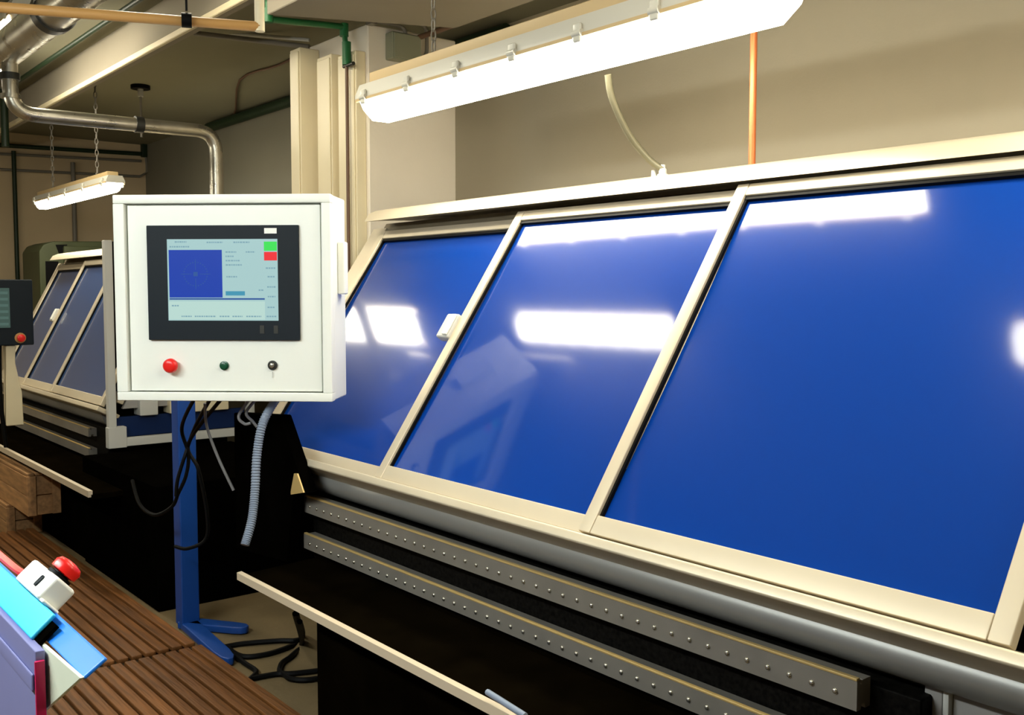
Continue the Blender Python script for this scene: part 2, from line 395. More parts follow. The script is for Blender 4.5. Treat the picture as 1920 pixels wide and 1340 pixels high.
m1, D1, L1, v1, n1 = machine(-4.19, [(-4.075, -2.96), (-3.013, -1.88), (-1.934, -0.79)], -0.62, (1.9, .915), (2.507, 1.802),
                             'large near machine with three sloping blue sliding doors in pale frames')
b = bmesh.new()                                      # folded skirt under the doors
prof = [(1.90, .866), (1.872, .855), (1.855, .838), (1.846, .818), (1.846, .800), (1.856, .782), (1.872, .766), (1.892, .757), (1.93, .757), (1.93, .866)]
prism(b, [V(-3.9, p, q) for p, q in prof], V(3.28, 0, 0)); obj('skirt', b, 'sheet_metal', m1)
b = bmesh.new(); box(b, -3.75, -.98, 1.852, 2.7, .50, .74, .004); obj('bed', b, 'granite', m1)
xp = at(1719, 1300, Y=1.868).x; xq = at(1754, 1300, Y=1.868).x
b = bmesh.new(); box(b, xp, xq, 1.897, 1.97, .30, .756, .003); obj('post', b, 'grey_paint', m1)
b = bmesh.new(); box(b, xq + .001, xq + .014, 1.895, 1.97, .30, .756, .002); obj('post_strip', b, 'light_grey', m1)
b = bmesh.new(); box(b, xq + .0145, -.62, 1.91, 1.94, .30, .756, .002); obj('side_skirt', b, 'grey_paint', m1)
rail_part(m1, -3.50, -1.09, 1.80, .757, .062, 42)
rail_part(m1, -3.505, -1.09, 1.80, .606, .056, 42)
b = bmesh.new(); prism(b, [V(-3.42, 1.50, .50), V(-3.42, 1.50, .515), V(-3.42, 1.852, .53), V(-3.42, 1.852, .50)], V(2.8, 0, 0)); obj('tray', b, 'dark_brown', m1)
b = bmesh.new(); prism(b, [V(-3.43, 1.488, .497), V(-3.43, 1.488, .524), V(-3.43, 1.506, .526), V(-3.43, 1.506, .497)], V(2.81, 0, 0)); obj('tray_lip', b, 'lip_cream', m1)
b = bmesh.new(); box(b, -3.06, -.62, 1.615, 2.7, 0, .50, .004); obj('base_cabinet', b, 'dark_brown', m1)
b = bmesh.new(); box(b, -3.85, -3.52, 1.78, 2.7, .46, .86, .004); obj('end_block', b, 'black_paint', m1)
b = bmesh.new()
prism(b, [V(-3.99, 1.73, 1.045), V(-3.555, 1.73, 1.075), V(-3.345, 1.73, .80), V(-3.46, 1.73, .775), V(-3.52, 1.73, .50), V(-3.99, 1.73, .46)], V(0, .05, 0), .004)
obj('end_shield', b, 'black_paint', m1)
b = bmesh.new(); prism(b, [V(-3.43, 1.724, .865), V(-3.405, 1.724, .868), V(-3.355, 1.724, .803), V(-3.46, 1.724, .779), V(-3.46, 1.724, .79)], V(0, .006, 0)); obj('brass_edge', b, 'brass', m1)
for gx in (-2.41, -2.37):
    b = bmesh.new(); zt = 1.802 + .155
    lathe(b, V(gx, 2.61, zt - .006), V(0, 0, 1), [(0, .02), (.012, .02), (.014, .014), (.03, .014), (.034, .009), (.045, .009)] if gx > -2.4 else [(0, .012), (.03, .010)], 10)
    obj('cable_gland', b, 'light_grey', m1)
b = bmesh.new(); tube(b, catmull([at(1140, 140, Y=2.42), at(1148, 185, Y=2.45), at(1178, 250, Y=2.52), at(1215, 297, Y=2.58), V(-2.37, 2.61, 1.98)], 8), .012, 8)
tag(obj('flexible_conduit', b, 'flex_conduit'), 'curved grey flexible conduit dropping from the large light to the machine top', 'conduit')
b = bmesh.new(); tube(b, [V(-2.06, 2.70, 1.9575), V(-2.06, 2.70, 2.865)], .012, 10)
tag(obj('copper_pipe', b, 'copper'), 'thin vertical copper pipe rising from the machine top behind the large light', 'pipe')

b = bmesh.new(); tube(b, [at(914, 1297, Z=.548), at(985, 1342, Z=.548)], .008, 8)
tag(obj('steel_rod', b, 'hose_grey'), 'short blue-grey rod lying along the cream tray lip at the bottom edge', 'rod')

# far machine of the same make
m2, D2, L2, v2, n2 = machine(-9.02, [(-8.93, -8.0), (-8.05, -7.12), (-7.2, -6.08)], -6.06, (1.9, .90), (2.335, 1.74),
                             'small distant machine with sloping blue doors, left of the white control panel', True)
b = bmesh.new(); prism(b, [V(-8.9, p, q) for p, q in [(1.850, .85), (1.838, .83), (1.853, .79), (1.86, .77), (1.885, .745), (1.93, .74), (1.93, .85)]], V(2.72, 0, 0)); obj('skirt', b, 'sheet_metal', m2)
b = bmesh.new(); box(b, -8.8, -6.1, 1.852, 2.6, .50, .74, .004); obj('bed', b, 'granite', m2)
rail_part(m2, -8.3, -6.31, 1.80, .725, .05)
rail_part(m2, -8.3, -6.31, 1.80, .60, .05)
b = bmesh.new(); prism(b, [V(-8.4, 1.50, .50), V(-8.4, 1.50, .525), V(-8.4, 1.852, .53), V(-8.4, 1.852, .50)], V(3.16, 0, 0)); obj('tray', b, 'dark_brown', m2)
b = bmesh.new(); box(b, -8.41, -5.24, 1.486, 1.508, .512, .545); obj('tray_lip', b, 'lip_cream', m2)
b = bmesh.new(); box(b, -8.8, -5.25, 1.68, 2.6, 0, .50); obj('base_cabinet', b, 'black_paint', m2)
b = bmesh.new(); box(b, -5.95, -4.76, 1.66, 2.56, 0, .62, .006); obj('end_block', b, 'black_paint', m2)
for (y0, y1, z0, z1) in ((1.83, 1.875, .64, 1.86), (2.70, 2.745, .64, 1.6)):
    b = bmesh.new(); box(b, -6.05, -6.0, y0, y1, z0, z1, .003); obj('frame_post', b, 'light_grey', m2)
b = bmesh.new(); box(b, -6.05, -6.0, 1.875, 2.70, .64, .69, .003); obj('frame_bar', b, 'light_grey', m2)
b = bmesh.new(); box(b, -6.055, -5.995, 1.825, 1.93, .635, .76, .003); obj('corner_plate', b, 'light_grey', m2)
b = bmesh.new(); box(b, -6.10, -6.06, 1.88, 2.70, .69, .81, .003); obj('end_panel_blue', b, 'navy_paint', m2)
for (y0, y1, z1, m) in ((2.02, 2.13, .93, 'light_grey'), (2.2, 2.32, .96, 'cream_trim'), (2.34, 2.58, .95, 'cream_trim')):
    b = bmesh.new(); box(b, -6.14, -6.02, y0, y1, .812, z1, .006); obj('terminal_box', b, m, m2)
b = bmesh.new(); box(b, -6.30, -6.1, 1.93, 1.98, .80, 1.86); obj('inner_post', b, 'black_paint', m2)

# ------------------------------------------------------------------ white control panel on its blue stand
pl = at(215, 560, d=3.72); pr = at(621, 560, d=3.67)
PU = (pr - pl); PU.z = 0; PWID = PU.length; PU.normalize(); PN = V(PU.y, -PU.x, 0)     # PN points to the viewer
if PN.dot(FH) > 0: PN = -PN
ztop = at(415, 364, d=3.695).z; zbot = at(422, 752, d=3.695).z; PH = ztop - zbot
PO = V(pl.x, pl.y, ztop)
def P(u, vv, q=0.0): return PO + PU * (u * PWID) - V(0, 0, vv * PH) + PN * q
cp_base = at(353, 1200, Y=1.69); cp_base.z = 0
cp = thing('control_panel', cp_base, 'white control cabinet with lit screen and red button on a blue post', 'control panel')
def slab(u0, u1, v0, v1, q0, q1, bev=0, seg=1):
    b = bmesh.new(); frame_box(b, P(u0, v0, q0), PU * (u1 - u0) * PWID, V(0, 0, -(v1 - v0) * PH), PN * (q1 - q0), bev, seg); return b
obj('cabinet_body', slab(0, 1, 0, 1, -.235, -.045, .008, 2), 'white_enamel', cp)
rim = .055
b = bmesh.new()
for (u0, u1, v0, v1) in ((0, 1, 0, .042), (0, 1, .958, 1), (0, .052, .042, .958), (.957, 1, .042, .958)):
    frame_box(b, P(u0, v0, -.046), PU * (u1 - u0) * PWID, V(0, 0, -(v1 - v0) * PH), PN * .046, .003)
obj('front_rim', b, 'white_enamel', cp)
fp = obj('front_plate', slab(.062, .950, .050, .952, -.046, -.012, .002), 'white_enamel', cp)
bz_ = obj('screen_bezel', slab(.155, .854, .148, .702, -.013, .001, .002), 'bezel', cp)
# screen picture
def sc_px(x0, y0, x1, y1, q, m, name):             # measured in photograph pixels on the panel face
    u0 = (x0 - 213) / 407.5; u1 = (x1 - 213) / 407.5; v0 = (y0 - 365) / 387; v1 = (y1 - 365) / 387
    return obj(name, slab(u0, u1, v0, v1, q - .002, q), m, bz_, smooth=False)
sc_px(315, 448, 522, 600, .002, 'scr_pale', 'screen')
sc_px(316, 564, 497, 598, .0026, 'scr_pale2', 'message_area')
sc_px(318, 468, 418, 557, .0028, 'scr_blue', 'drawing_area')
sc_px(318, 558, 497, 561, .0028, 'scr_line', 'divider_line')
sc_px(497, 453, 521, 470, .0030, 'scr_green', 'green_key')
sc_px(497, 472, 521, 488, .0030, 'scr_red', 'red_key')
sc_px(424, 545, 460, 553, .0030, 'scr_teal', 'teal_field')
b = bmesh.new()
def bits(x0, y0, x1, y1, q=.0032):
    u0 = (x0 - 213) / 407.5; u1 = (x1 - 213) / 407.5; v0 = (y0 - 365) / 387; v1 = (y1 - 365) / 387
    frame_box(b, P(u0, v0, q - .001), PU * (u1 - u0) * PWID, V(0, 0, -(v1 - v0) * PH), PN * .001)
for (x0, y, x1) in ((320, 462, 357), (330, 453, 352), (390, 454, 420), (440, 454, 470), (425, 472, 445), (463, 472, 480), (425, 480, 440), (425, 488, 452), (425, 496, 455), (426, 518, 446), (486, 543, 495), (500, 502, 518), (503, 518, 516), (502, 537, 518), (503, 555, 517), (502, 575, 516), (500, 592, 518), (340, 592, 360), (365, 592, 405), (412, 592, 430), (436, 592, 455), (462, 592, 490), (322, 572, 335)):
    x = x0
    while x < x1:
        wd = random.choice((2.2, 3.2, 4.0)); bits(x, y - 1.2, min(x + wd, x1), y + 1.4); x += wd + 1.3
tag(obj('screen_text', b, 'scr_text', bz_, smooth=False), kind='stuff')
b = bmesh.new()                                     # part drawing: circle with cross marks
for k in range(28):
    a0 = 2 * math.pi * k / 28; bits(368 + 22 * math.cos(a0) - 1, 513 + 22 * math.sin(a0) - 1, 368 + 22 * math.cos(a0) + 1, 513 + 22 * math.sin(a0) + 1)
for (x0, y0, x1, y1) in ((340, 512.4, 360, 513.4), (376, 512.4, 396, 513.4), (367.5, 485, 368.5, 505), (367.5, 521, 368.5, 541), (364, 509, 372, 517)): bits(x0, y0, x1, y1)
tag(obj('part_drawing', b, 'scr_line', bz_, smooth=False), kind='stuff')
sc_px(498, 428, 521, 438, .003, 'white_enamel', 'label_plate')
for x0 in (484, 510):
    b = bmesh.new()
    bits(x0 + 3, 609, x0 + 11, 624, .0028)
    obj('bezel_key', b, 'dark_metal', bz_, smooth=False)
def knob(x, y, prof, m, name, seg=24):
    u = (x - 220) / 402; v_ = (y - 365) / 387
    b = bmesh.new(); lathe(b, P(u, v_, -.012), PN, prof, seg); return obj(name, b, m, cp)
sr = .055 / 2
knob(324, 685, [(0, .012), (.012, .012), (.013, sr * .9), (.02, sr), (.03, sr * .97), (.036, sr * .75), (.039, sr * .3)], 'red_plastic', 'emergency_button')
knob(421, 685, [(0, .017), (.006, .017), (.007, .013), (.014, .013), (.017, .006)], 'green_plastic', 'start_button')
kk = knob(511, 684, [(0, .018), (.006, .018), (.007, .012)], 'dark_metal', 'key_switch')
u = (511 - 220) / 402; b = bmesh.new(); lathe(b, P(u, (684 - 365) / 387, -.002), PN, [(0, .009), (.003, .009), (.006, .004)], 16); obj('key_barrel', b, 'chrome', kk)
b = bmesh.new(); frame_box(b, P(u - .002, (696 - 365) / 387, -.009), PU * .003, V(0, 0, -.022), PN * .0015); obj('engraved_mark', b, 'light_grey', kk)
b = bmesh.new(); frame_box(b, P(1, .22, -.16), PU * .028, V(0, 0, -.20), PN * .06, .006, 2); obj('hinge', b, 'white_enamel', cp)
# post, arm and foot
px, py = cp_base.x, cp_base.y
b = bmesh.new(); box(b, px - .042, px + .042, py - .042, py + .042, .02, 1.45, .006, 2); obj('post', b, 'blue_paint', cp)
b = bmesh.new()
bc = P(.5, .45, -.235); pc = V(px, py, 1.40); dv = (bc - pc); dv.z = 0
frame_box(b, V(px, py, 1.36) - PU * .04, PU * .08, V(0, 0, .08), dv, .004); obj('arm', b, 'blue_paint', cp)
for i, tip in enumerate((V(-4.20, 1.87, 0), V(-3.87, 1.645, 0))):
    dv = tip - V(px, py, 0); ln = dv.length; dv.normalize(); sd = V(-dv.y, dv.x, 0)
    b = bmesh.new()
    prism(b, [V(px, py, .004) + dv * a + sd * c for a, c in ((-.03, .04), (ln * .8, .036), (ln * .94, .028), (ln, .012), (ln, -.012), (ln * .94, -.028), (ln * .8, -.036), (-.03, -.04))], V(0, 0, .034), .005)
    obj('foot', b, 'blue_paint', cp)

def cable(name, pts, r, m, label, cat='cable', n=8, parent=None):
    b = bmesh.new(); tube(b, catmull(pts, n), r, 7)
    o = obj(name, b, m, parent)
    return o if parent else tag(o, label, cat)
# corrugated hose from the cabinet floor to the machine
hp = catmull([P(.70, .99, -.14), at(494, 790, d=3.72), at(482, 850, d=3.70), at(478, 920, d=3.68), at(472, 975, d=3.64), at(459, 1022, d=3.60)], 26)
b = bmesh.new(); tube(b, hp, .016, 10, [.0175 if i % 2 else .0145 for i in range(len(hp))])
tag(obj('corrugated_hose', b, 'hose_grey'), 'pale blue-grey corrugated hose hanging from the underside of the white control cabinet', 'hose')
cable('cable', [P(.57, .99, -.16), at(448, 778, d=3.8), at(458, 794, d=3.8), at(470, 793, d=3.8)], .006, 'cable_grey', 'thin grey cable looping under the white cabinet, left of the corrugated hose')
cable('cable', [P(.60, .99, -.18), at(462, 772, d=3.82), at(474, 790, d=3.82), at(482, 800, d=3.82)], .006, 'cable_grey', 'thin grey cable tight beside the corrugated hose under the cabinet')
cable('cable', [at(384, 756, d=3.95), at(388, 800, d=4.0), at(410, 860, d=4.0), at(438, 919, d=4.0)], .006, 'cable_grey', 'stiff thin grey cable slanting down right of the blue post')
cable('cable', [P(.28, .99, -.2), at(341, 800, d=4.22), at(353, 850, d=4.26), at(349, 890, d=4.26), at(334, 925, d=4.26), at(322, 950, d=4.28), at(290, 965, d=4.32), at(262, 945, d=4.4), at(248, 900, d=4.5)], .008, 'rubber', 'black cable crossing the upper blue post and looping away to the left')
cable('cable', [P(.36, .99, -.2), at(366, 800, d=4.24), at(345, 860, d=4.25), at(333, 900, d=4.25), at(330, 930, d=4.25)], .008, 'rubber', 'black cable hanging straight down the front of the blue post')
cable('cable', [P(.42, .99, -.2), at(354, 830, d=4.25), at(372, 880, d=4.25), at(388, 960, d=4.25), at(386, 1010, d=4.25), at(352, 1028, d=4.25), at(328, 1024, d=4.28)], .008, 'rubber', 'black cable wrapped across the middle of the blue post')
def fl(*p): return [at(x, y, Z=.012) for x, y in p]
cable('cable', fl((398, 1218), (450, 1207), (520, 1201), (556, 1200), (568, 1190)) + [at(562, 1165, d=3.75)], .011, 'rubber', 'black floor cable running nearly straight from the blue foot to the machine')
cable('cable', fl((424, 1212), (455, 1230), (500, 1226), (540, 1213), (566, 1200)) + [at(556, 1150, d=3.7)], .011, 'rubber', 'black floor cable sagging in a shallow curve behind the duckboard')
cable('cable', fl((430, 1220), (455, 1240), (480, 1258), (470, 1272), (463, 1277)), .011, 'rubber', 'short black floor cable ending at the edge of the duckboard')
cable('cable', fl((470, 1272), (525, 1263), (545, 1272), (580, 1274), (640, 1262)), .011, 'rubber', 'black floor cable lying farthest forward, going under the machine')
cable('cable', [at(553, 1150, d=3.7)] + fl((566, 1205), (548, 1228), (527, 1245), (530, 1262), (580, 1259), (640, 1250)), .011, 'rubber', 'black floor cable bending in an S towards the machine base')

# ------------------------------------------------------------------ duckboards in the aisle
def duckboard(xa, xb, label, yo=0.0):
    t = thing('duckboard', ((xa + xb) / 2, 1.2, 0), label, 'duckboard', None)
    src = None; n = 15
    for i in range(n):
        y = 1.575 - .0565 * i + yo
        if src is None:
            b = bmesh.new(); frame_box(b, V(-(xb - xa) / 2, -.0225, 0), V(xb - xa, 0, 0), V(0, .045, 0), V(0, 0, .022), .004)
            src = obj('slat', b, 'wood', None, origin=(0, 0, 0))
        piece('slat', src, ((xa + xb) / 2, y, .0215), t, i)
    k = 0; src = None; x = xa + .12
    while x < xb:
        if src is None:
            b = bmesh.new(); frame_box(b, V(-.03, -.42, 0), V(.06, 0, 0), V(0, .84, 0), V(0, 0, .0205)); src = obj('batten', b, 'wood', None, origin=(0, 0, 0))
        piece('batten', src, (x, 1.18 + yo, .0005), t, k); k += 1; x += .55
duckboard(-6.85, -4.13, 'dark slatted wooden duckboard in the far half of the aisle beside the blue post')
duckboard(-4.09, -1.6, 'slatted wooden duckboard in the near half of the aisle, in front of the machine tray', .012)

# ------------------------------------------------------------------ blue and white equipment at the lower left
XN = -1.62
ct = at(101, 1150, X=XN); cb_ = at(56, 1196, X=XN); wv = cb_ - ct; nv = V(0, wv.z, -wv.y).normalized()
if nv.y > 0: nv = -nv
ne = thing('bench', (-1.9, .3, 0), 'near grey bench with two sloping blue bars at the lower left corner', 'bench')
b = bmesh.new(); frame_box(b, ct, V(-1.1, 0, 0), wv, nv * -.007, .0025, 2); obj('cyan_bar', b, 'cyan_blue', ne)['label'] = 'light cyan blue bar'
b = bmesh.new(); frame_box(b, V(XN + .022, ct.y, ct.z) + nv * -.0075 + wv * .2, V(-.9, 0, 0), wv * .8, nv * -.006); obj('gap_shade', b, 'black_paint', ne)  # black block stands in for the shade in the gap between the bars
t2 = at(198, 1232, Y=ct.y + .016); t3 = at(155, 1270, X=t2.x)
b = bmesh.new(); frame_box(b, t2, V(-.9, 0, 0), t3 - t2, nv * -.006, .0025, 2); obj('blue_bar', b, 'bright_blue', ne)['label'] = 'deeper blue bar reaching farther right'
gy = cb_.y - .006
be = at(66, 1230, Y=gy)
cy = cb_.y + .012
b = bmesh.new(); prism(b, [at(40, 1180, Y=cy), at(78, 1207, Y=cy), at(151, 1271, Y=cy), at(72, 1342, Y=cy), at(40, 1370, Y=cy)], V(0, .006, 0), .001); obj('cream_plate', b, 'cream_plate', ne)
# grey body under the bars, with a magenta edge
b = bmesh.new(); box(b, be.x - 1.0, be.x, gy, gy + .014, 0, cb_.z - .004, .002); obj('body', b, 'slate_violet', ne)
b = bmesh.new(); box(b, be.x + .0005, be.x + .006, gy - .002, gy + .012, 0, cb_.z - .018, .001); obj('edge_strip', b, 'magenta_edge', ne)
b = bmesh.new(); box(b, be.x - .95, be.x - .006, gy - .005, gy, cb_.z - .066, cb_.z - .040, .002); obj('side_rail', b, 'slate_violet', ne)
# emergency-stop box on the bar
es = thing('emergency_stop_box', ct + V(-.1, 0, .01), 'white emergency stop box with a red mushroom button on the cyan bar', 'switch')
e0 = at(37, 1078, Y=ct.y); e1 = at(79, 1117, Y=ct.y)
ex = V(1, 0, 0); eu = -wv.normalized()
exa, exb = e0.x, e1.x
eo = V(exa, ct.y, ct.z) - nv * .030
b = bmesh.new(); frame_box(b, eo, V(exb - exa, 0, 0), eu * .044, nv * .044, .006, 2); obj('housing', b, 'white_enamel', es)
b = bmesh.new(); frame_box(b, eo + V(-.012, 0, 0) + nv * .004, V(exb - exa + .028, 0, 0), eu * .006, nv * .034, .002); obj('base_plate', b, 'white_enamel', es)
cx_ = exa + (exb - exa) * .60
b = bmesh.new(); lathe(b, V(cx_, eo.y, eo.z) + nv * .02 + eu * .043, eu, [(0, .022), (.006, .022), (.007, .015), (.013, .015)], 20); obj('collar', b, 'rubber', es)
b = bmesh.new(); lathe(b, V(cx_, eo.y, eo.z) + nv * .02 + eu * .052, eu, [(0, .018), (.002, .024), (.014, .025), (.021, .020), (.024, .008)], 24); obj('mushroom_button', b, 'red_plastic', es)
b = bmesh.new(); frame_box(b, eo + V((exb - exa) * .66, 0, 0) + nv * .0435 + eu * .012, V(.012, 0, 0), eu * .020, nv * .002, .003); obj('status_window', b, 'bezel', es)
b = bmesh.new(); lathe(b, eo + nv * .02 + eu * .02, V(-1, 0, 0), [(0, .010), (.012, .010), (.014, .007), (.022, .007)], 12); obj('cable_entry', b, 'chrome', es)
cable('red_cable', [eo + nv * .02 + eu * .018 + V(-.02, 0, 0), eo + nv * .026 + eu * .012 + V(-.08, 0, 0), eo + nv * .026 + eu * .012 + V(-.35, 0, 0)], .0065, 'red_plastic', 'thick red cable running along the top of the cyan bar')

# ------------------------------------------------------------------ background left: pendant panel, crates, cabinet
pn = thing('pendant_panel', (-7.0, 1.55, .68), 'black operator panel with dull green screen and red knob at the left edge', 'control panel')
b = bmesh.new(); box(b, -7.12, -7.0, 1.22, 1.675, 1.215, 1.64, .008, 2); obj('panel_body', b, 'bezel', pn)
s_ = obj('screen', (lambda b: (box(b, -6.999, -6.996, 1.27, 1.535, 1.33, 1.585), b)[1])(bmesh.new()), 'scr_dull', pn)
b = bmesh.new()
for k in range(6): box(b, -6.9965, -6.995, 1.28, 1.525, 1.345 + k * .04, 1.362 + k * .04)
obj('screen_rows', b, 'scr_dull2', s_)
b = bmesh.new(); lathe(b, V(-7.0, 1.592, 1.262), V(1, 0, 0), [(0, .034), (.004, .034), (.005, .02)], 16); ring = obj('warning_ring', b, 'ochre_pipe', pn)
b = bmesh.new(); lathe(b, V(-6.996, 1.592, 1.262), V(1, 0, 0), [(0, .012), (.012, .012), (.013, .024), (.026, .024), (.032, .012)], 16); obj('emergency_button', b, 'red_plastic', pn)
b = bmesh.new(); prism(b, [V(-7.1, 1.50, .69), V(-7.1, 1.605, .69), V(-7.1, 1.60, .90), V(-7.1, 1.565, 1.10), V(-7.1, 1.57, 1.215), V(-7.1, 1.51, 1.215)], V(.07, 0, 0), .006); obj('support_arm', b, 'cream_trim', pn)
b = bmesh.new(); tube(b, catmull([V(-7.06, 1.48, 1.22), V(-7.06, 1.475, 1.0), V(-7.06, 1.48, .8), V(-7.06, 1.5, .55)], 6), .014, 8); obj('cable_loom', b, 'rubber', pn)

def crate(xa, xb, ya, yb, za, zb, label, n=3):
    t = thing('wooden_crate', ((xa + xb) / 2, (ya + yb) / 2, za), label, 'crate')
    hh = (zb - za) / n
    for k in range(n):
        for (x0, x1, y0, y1) in ((xb - .02, xb, ya, yb), (xa, xa + .02, ya, yb), (xa + .02, xb - .02, ya, ya + .02), (xa + .02, xb - .02, yb - .02, yb)):
            b = bmesh.new(); box(b, x0, x1, y0, y1, za + k * hh + .003, za + (k + 1) * hh - .003, .003); obj('plank', b, 'crate_wood', t)
    for k in range(4):
        y0 = ya + (yb - ya) * k / 4; b = bmesh.new(); box(b, xa, xb, y0 + .003, y0 + (yb - ya) / 4 - .003, zb, zb + .018, .003); obj('lid_board', b, 'crate_wood', t)
    for (x0, y0) in ((xb, ya), (xb, yb - .05)):
        b = bmesh.new(); box(b, x0, x0 + .015, y0, y0 + .05, za + .003, zb, .002); obj('corner_batten', b, 'crate_wood', t)
crate(-7.5, at(49, 890, Y=1.47).x, 1.47, 1.66, .205, .45, 'wooden crate at the left edge, stacked on the lower step', 2)
crate(-7.6, -6.89, 1.45, 1.66, .0, .185, 'low wooden step on the floor under the crate', 2)

gc = thing('green_cabinet', (-9.75, 2.75, 0), 'olive green cabinet with dark openings behind the distant machine', 'cabinet')
b = bmesh.new()
prism(b, [V(-9.6, 2.36, 0), V(-9.6, 2.36, 1.93), V(-9.6, 2.40, 1.99), V(-9.6, 2.48, 2.02), V(-9.6, 3.15, 2.04), V(-9.6, 3.15, 0)], V(-.6, 0, 0), .01); obj('cabinet_body', b, 'olive_paint', gc)
b = bmesh.new(); box(b, -9.60, -9.593, 2.41, 2.52, 1.2, 1.84); obj('side_opening', b, 'rubber', gc)
b = bmesh.new(); box(b, -9.60, -9.55, 2.56, 3.12, 1.72, 1.98, .01); obj('hood', b, 'olive_paint', gc)
b = bmesh.new(); prism(b, [V(-9.599, 2.50, 1.99), V(-9.599, 2.60, 1.995), V(-9.599, 2.56, 1.90), V(-9.599, 2.53, 1.90)], V(.008, 0, 0)); obj('slot', b, 'rubber', gc)

# ------------------------------------------------------------------ pipes and ducts overhead
def pipe(pts, r, m, name, label, cat='pipe', seg=12, fillet=0.0, parent=None):
    pts = [Vector(p) for p in pts]; out = [pts[0]]
    for i in range(1, len(pts) - 1):
        if fillet:
            a = (pts[i - 1] - pts[i]).normalized(); c = (pts[i + 1] - pts[i]).normalized()
            p0 = pts[i] + a * fillet; p1 = pts[i] + c * fillet
            for k in range(9):
                t = k / 8; out.append(p0 * (1 - t) ** 2 + pts[i] * 2 * t * (1 - t) + p1 * t * t)
        else: out.append(pts[i])
    out.append(pts[-1])
    b = bmesh.new(); tube(b, out, r, seg)
    o = obj(name, b, m, parent)
    if parent is None: tag(o, label, cat)
    return o
# galvanised duct run
XD = -5.8; kd = XD / -6.6
def K(x, y, z): return V(x * kd, y * kd, H + (z - H) * kd)
du = thing('ventilation_duct', (XD, 1.9, 1.45), 'galvanised duct with elbows crossing at the upper left to a drop by the cabinet', 'duct')
pipe([K(-6.6, 1.49, 3.0), K(-6.6, 1.49, 2.635), K(-6.6, 2.77, 2.65), V(XD, 2.77 * kd, 1.45), V(-6.05, 2.77 * kd, 1.45)], .045 * kd, 'galvanised', 'duct_pipe', None, fillet=.125, parent=du, seg=18)
for a, c, rr, m_, nm in (((-6.78, 1.49, 3.02), (-5.62, 1.49, 3.02), .10, 'galvanised', 'main_duct'), ((-5.66, 1.49, 3.02), (-5.58, 1.49, 3.02), .112, 'dark_metal', 'coupling_ring'),
                         ((-5.58, 1.49, 3.02), (-4.72, 1.49, 3.02), .10, 'galvanised', 'main_duct'), ((-6.6, 1.49, 2.83), (-6.6, 1.49, 2.87), .056, 'dark_metal', 'collar'),
                         ((-6.6, 1.49, 2.72), (-6.6, 1.49, 2.745), .056, 'galvanised', 'collar'), ((-6.6, 2.225, 2.645), (-6.6, 2.275, 2.645), .053, 'dark_metal', 'hanger_clamp')):
    b = bmesh.new(); cyl(b, K(*a), K(*c), rr * kd, 24); obj(nm, b, m_, du)
ch = thing('ceiling_hanger', (-8.17, 2.805, 2.6), 'dark round ceiling plate with a thin rod hanging above the horizontal duct', 'hanger')
b = bmesh.new(); cyl(b, V(-8.17, 2.805, at(263, 245, X=-8.17).z - .05), V(-8.17, 2.805, ZC - .02), .010, 8); obj('rod', b, 'conduit_grey', ch)
b = bmesh.new(); cyl(b, V(-8.17, 2.805, ZC - .03), V(-8.17, 2.805, ZC - .001), .075, 18); obj('plate', b, 'rubber', ch)
b = bmesh.new(); cyl(b, V(-8.17, 2.805, ZC - .09), V(-8.17, 2.805, ZC - .03), .022, 12); obj('nut', b, 'light_grey', ch)
# ochre pipe
oc = thing('ochre_pipe', (-3.4, 1.2, 2.43), 'ochre yellow pipe crossing the top left corner below the beam', 'pipe')
ZO = 2.45
pa = at(-90, 7, Z=ZO); pb = at(487, 50, Z=ZO)
b = bmesh.new(); cyl(b, pa, pb, .0165, 14); obj('pipe_run', b, 'ochre_pipe', oc)
b = bmesh.new(); cyl(b, pb - V(0, 0, .0165), V(pb.x, pb.y, ZC - .001), .0165, 14); obj('riser', b, 'cream_trim', oc)
pm = at(350, 38, Z=ZO); dd = (pb - pa).normalized()
b = bmesh.new(); cyl(b, pm - dd * .016, pm + dd * .016, .024, 14); obj('pipe_clamp', b, 'rubber', oc)
b = bmesh.new(); cyl(b, pm + V(0, 0, .03), V(pm.x, pm.y, ZC - .001), .004, 8); obj('clamp_rod', b, 'rubber', oc)
# pipes along the ceiling and on the walls
pipe([V(X0 + .02, 1.93, 3.16), V(-4.6, 1.93, 3.16)], .016, 'dark_green', 'green_conduit', 'thin dark green conduit along the ceiling left of the beam', 'conduit')
pipe([V(-9.4, 3.87, 3.15), V(-4.8, 3.87, 3.15)], .045, 'dark_green', 'green_pipe', 'thick dark green pipe along the top of the back wall behind the column')
pipe([V(-4.45, 2.995, 2.90), V(-.5, 2.995, 2.90)], .014, 'brown_pipe', 'brown_pipe', 'thin brown pipe running along the far edge of the soffit')
pipe([V(-4.4, 3.92, 3.09), V(-.5, 3.92, 3.09)], .022, 'dark_metal', 'dark_conduit', 'dark conduit high on the back wall behind the large light', 'conduit')
gp = thing('green_pipe', (-4.5, 2.4, 2.6), 'bright green pipe bending round the soffit corner and down the column', 'pipe')
g0 = V(-4.475, 2.15, 3.2); g1 = V(-4.475, 2.15, 2.855)
g2 = at(645, 50, Y=2.63); g3 = at(650, 112, Y=2.63)
b = bmesh.new(); tube(b, [g0, g1, g1 + V(0, .001, 0)], .016, 10); tube(b, [g1, g2], .016, 10); tube(b, [g2, g3], .014, 10); obj('pipe_run', b, 'green_paint', gp)
for p, d_ in ((g1, V(0, 0, .05)), (g2, V(0, 0, -.05)), (g3, V(0, 0, .09))):
    b = bmesh.new(); cyl(b, p - d_ * .3, p + d_, .023, 12); obj('fitting', b, 'green_paint', gp)
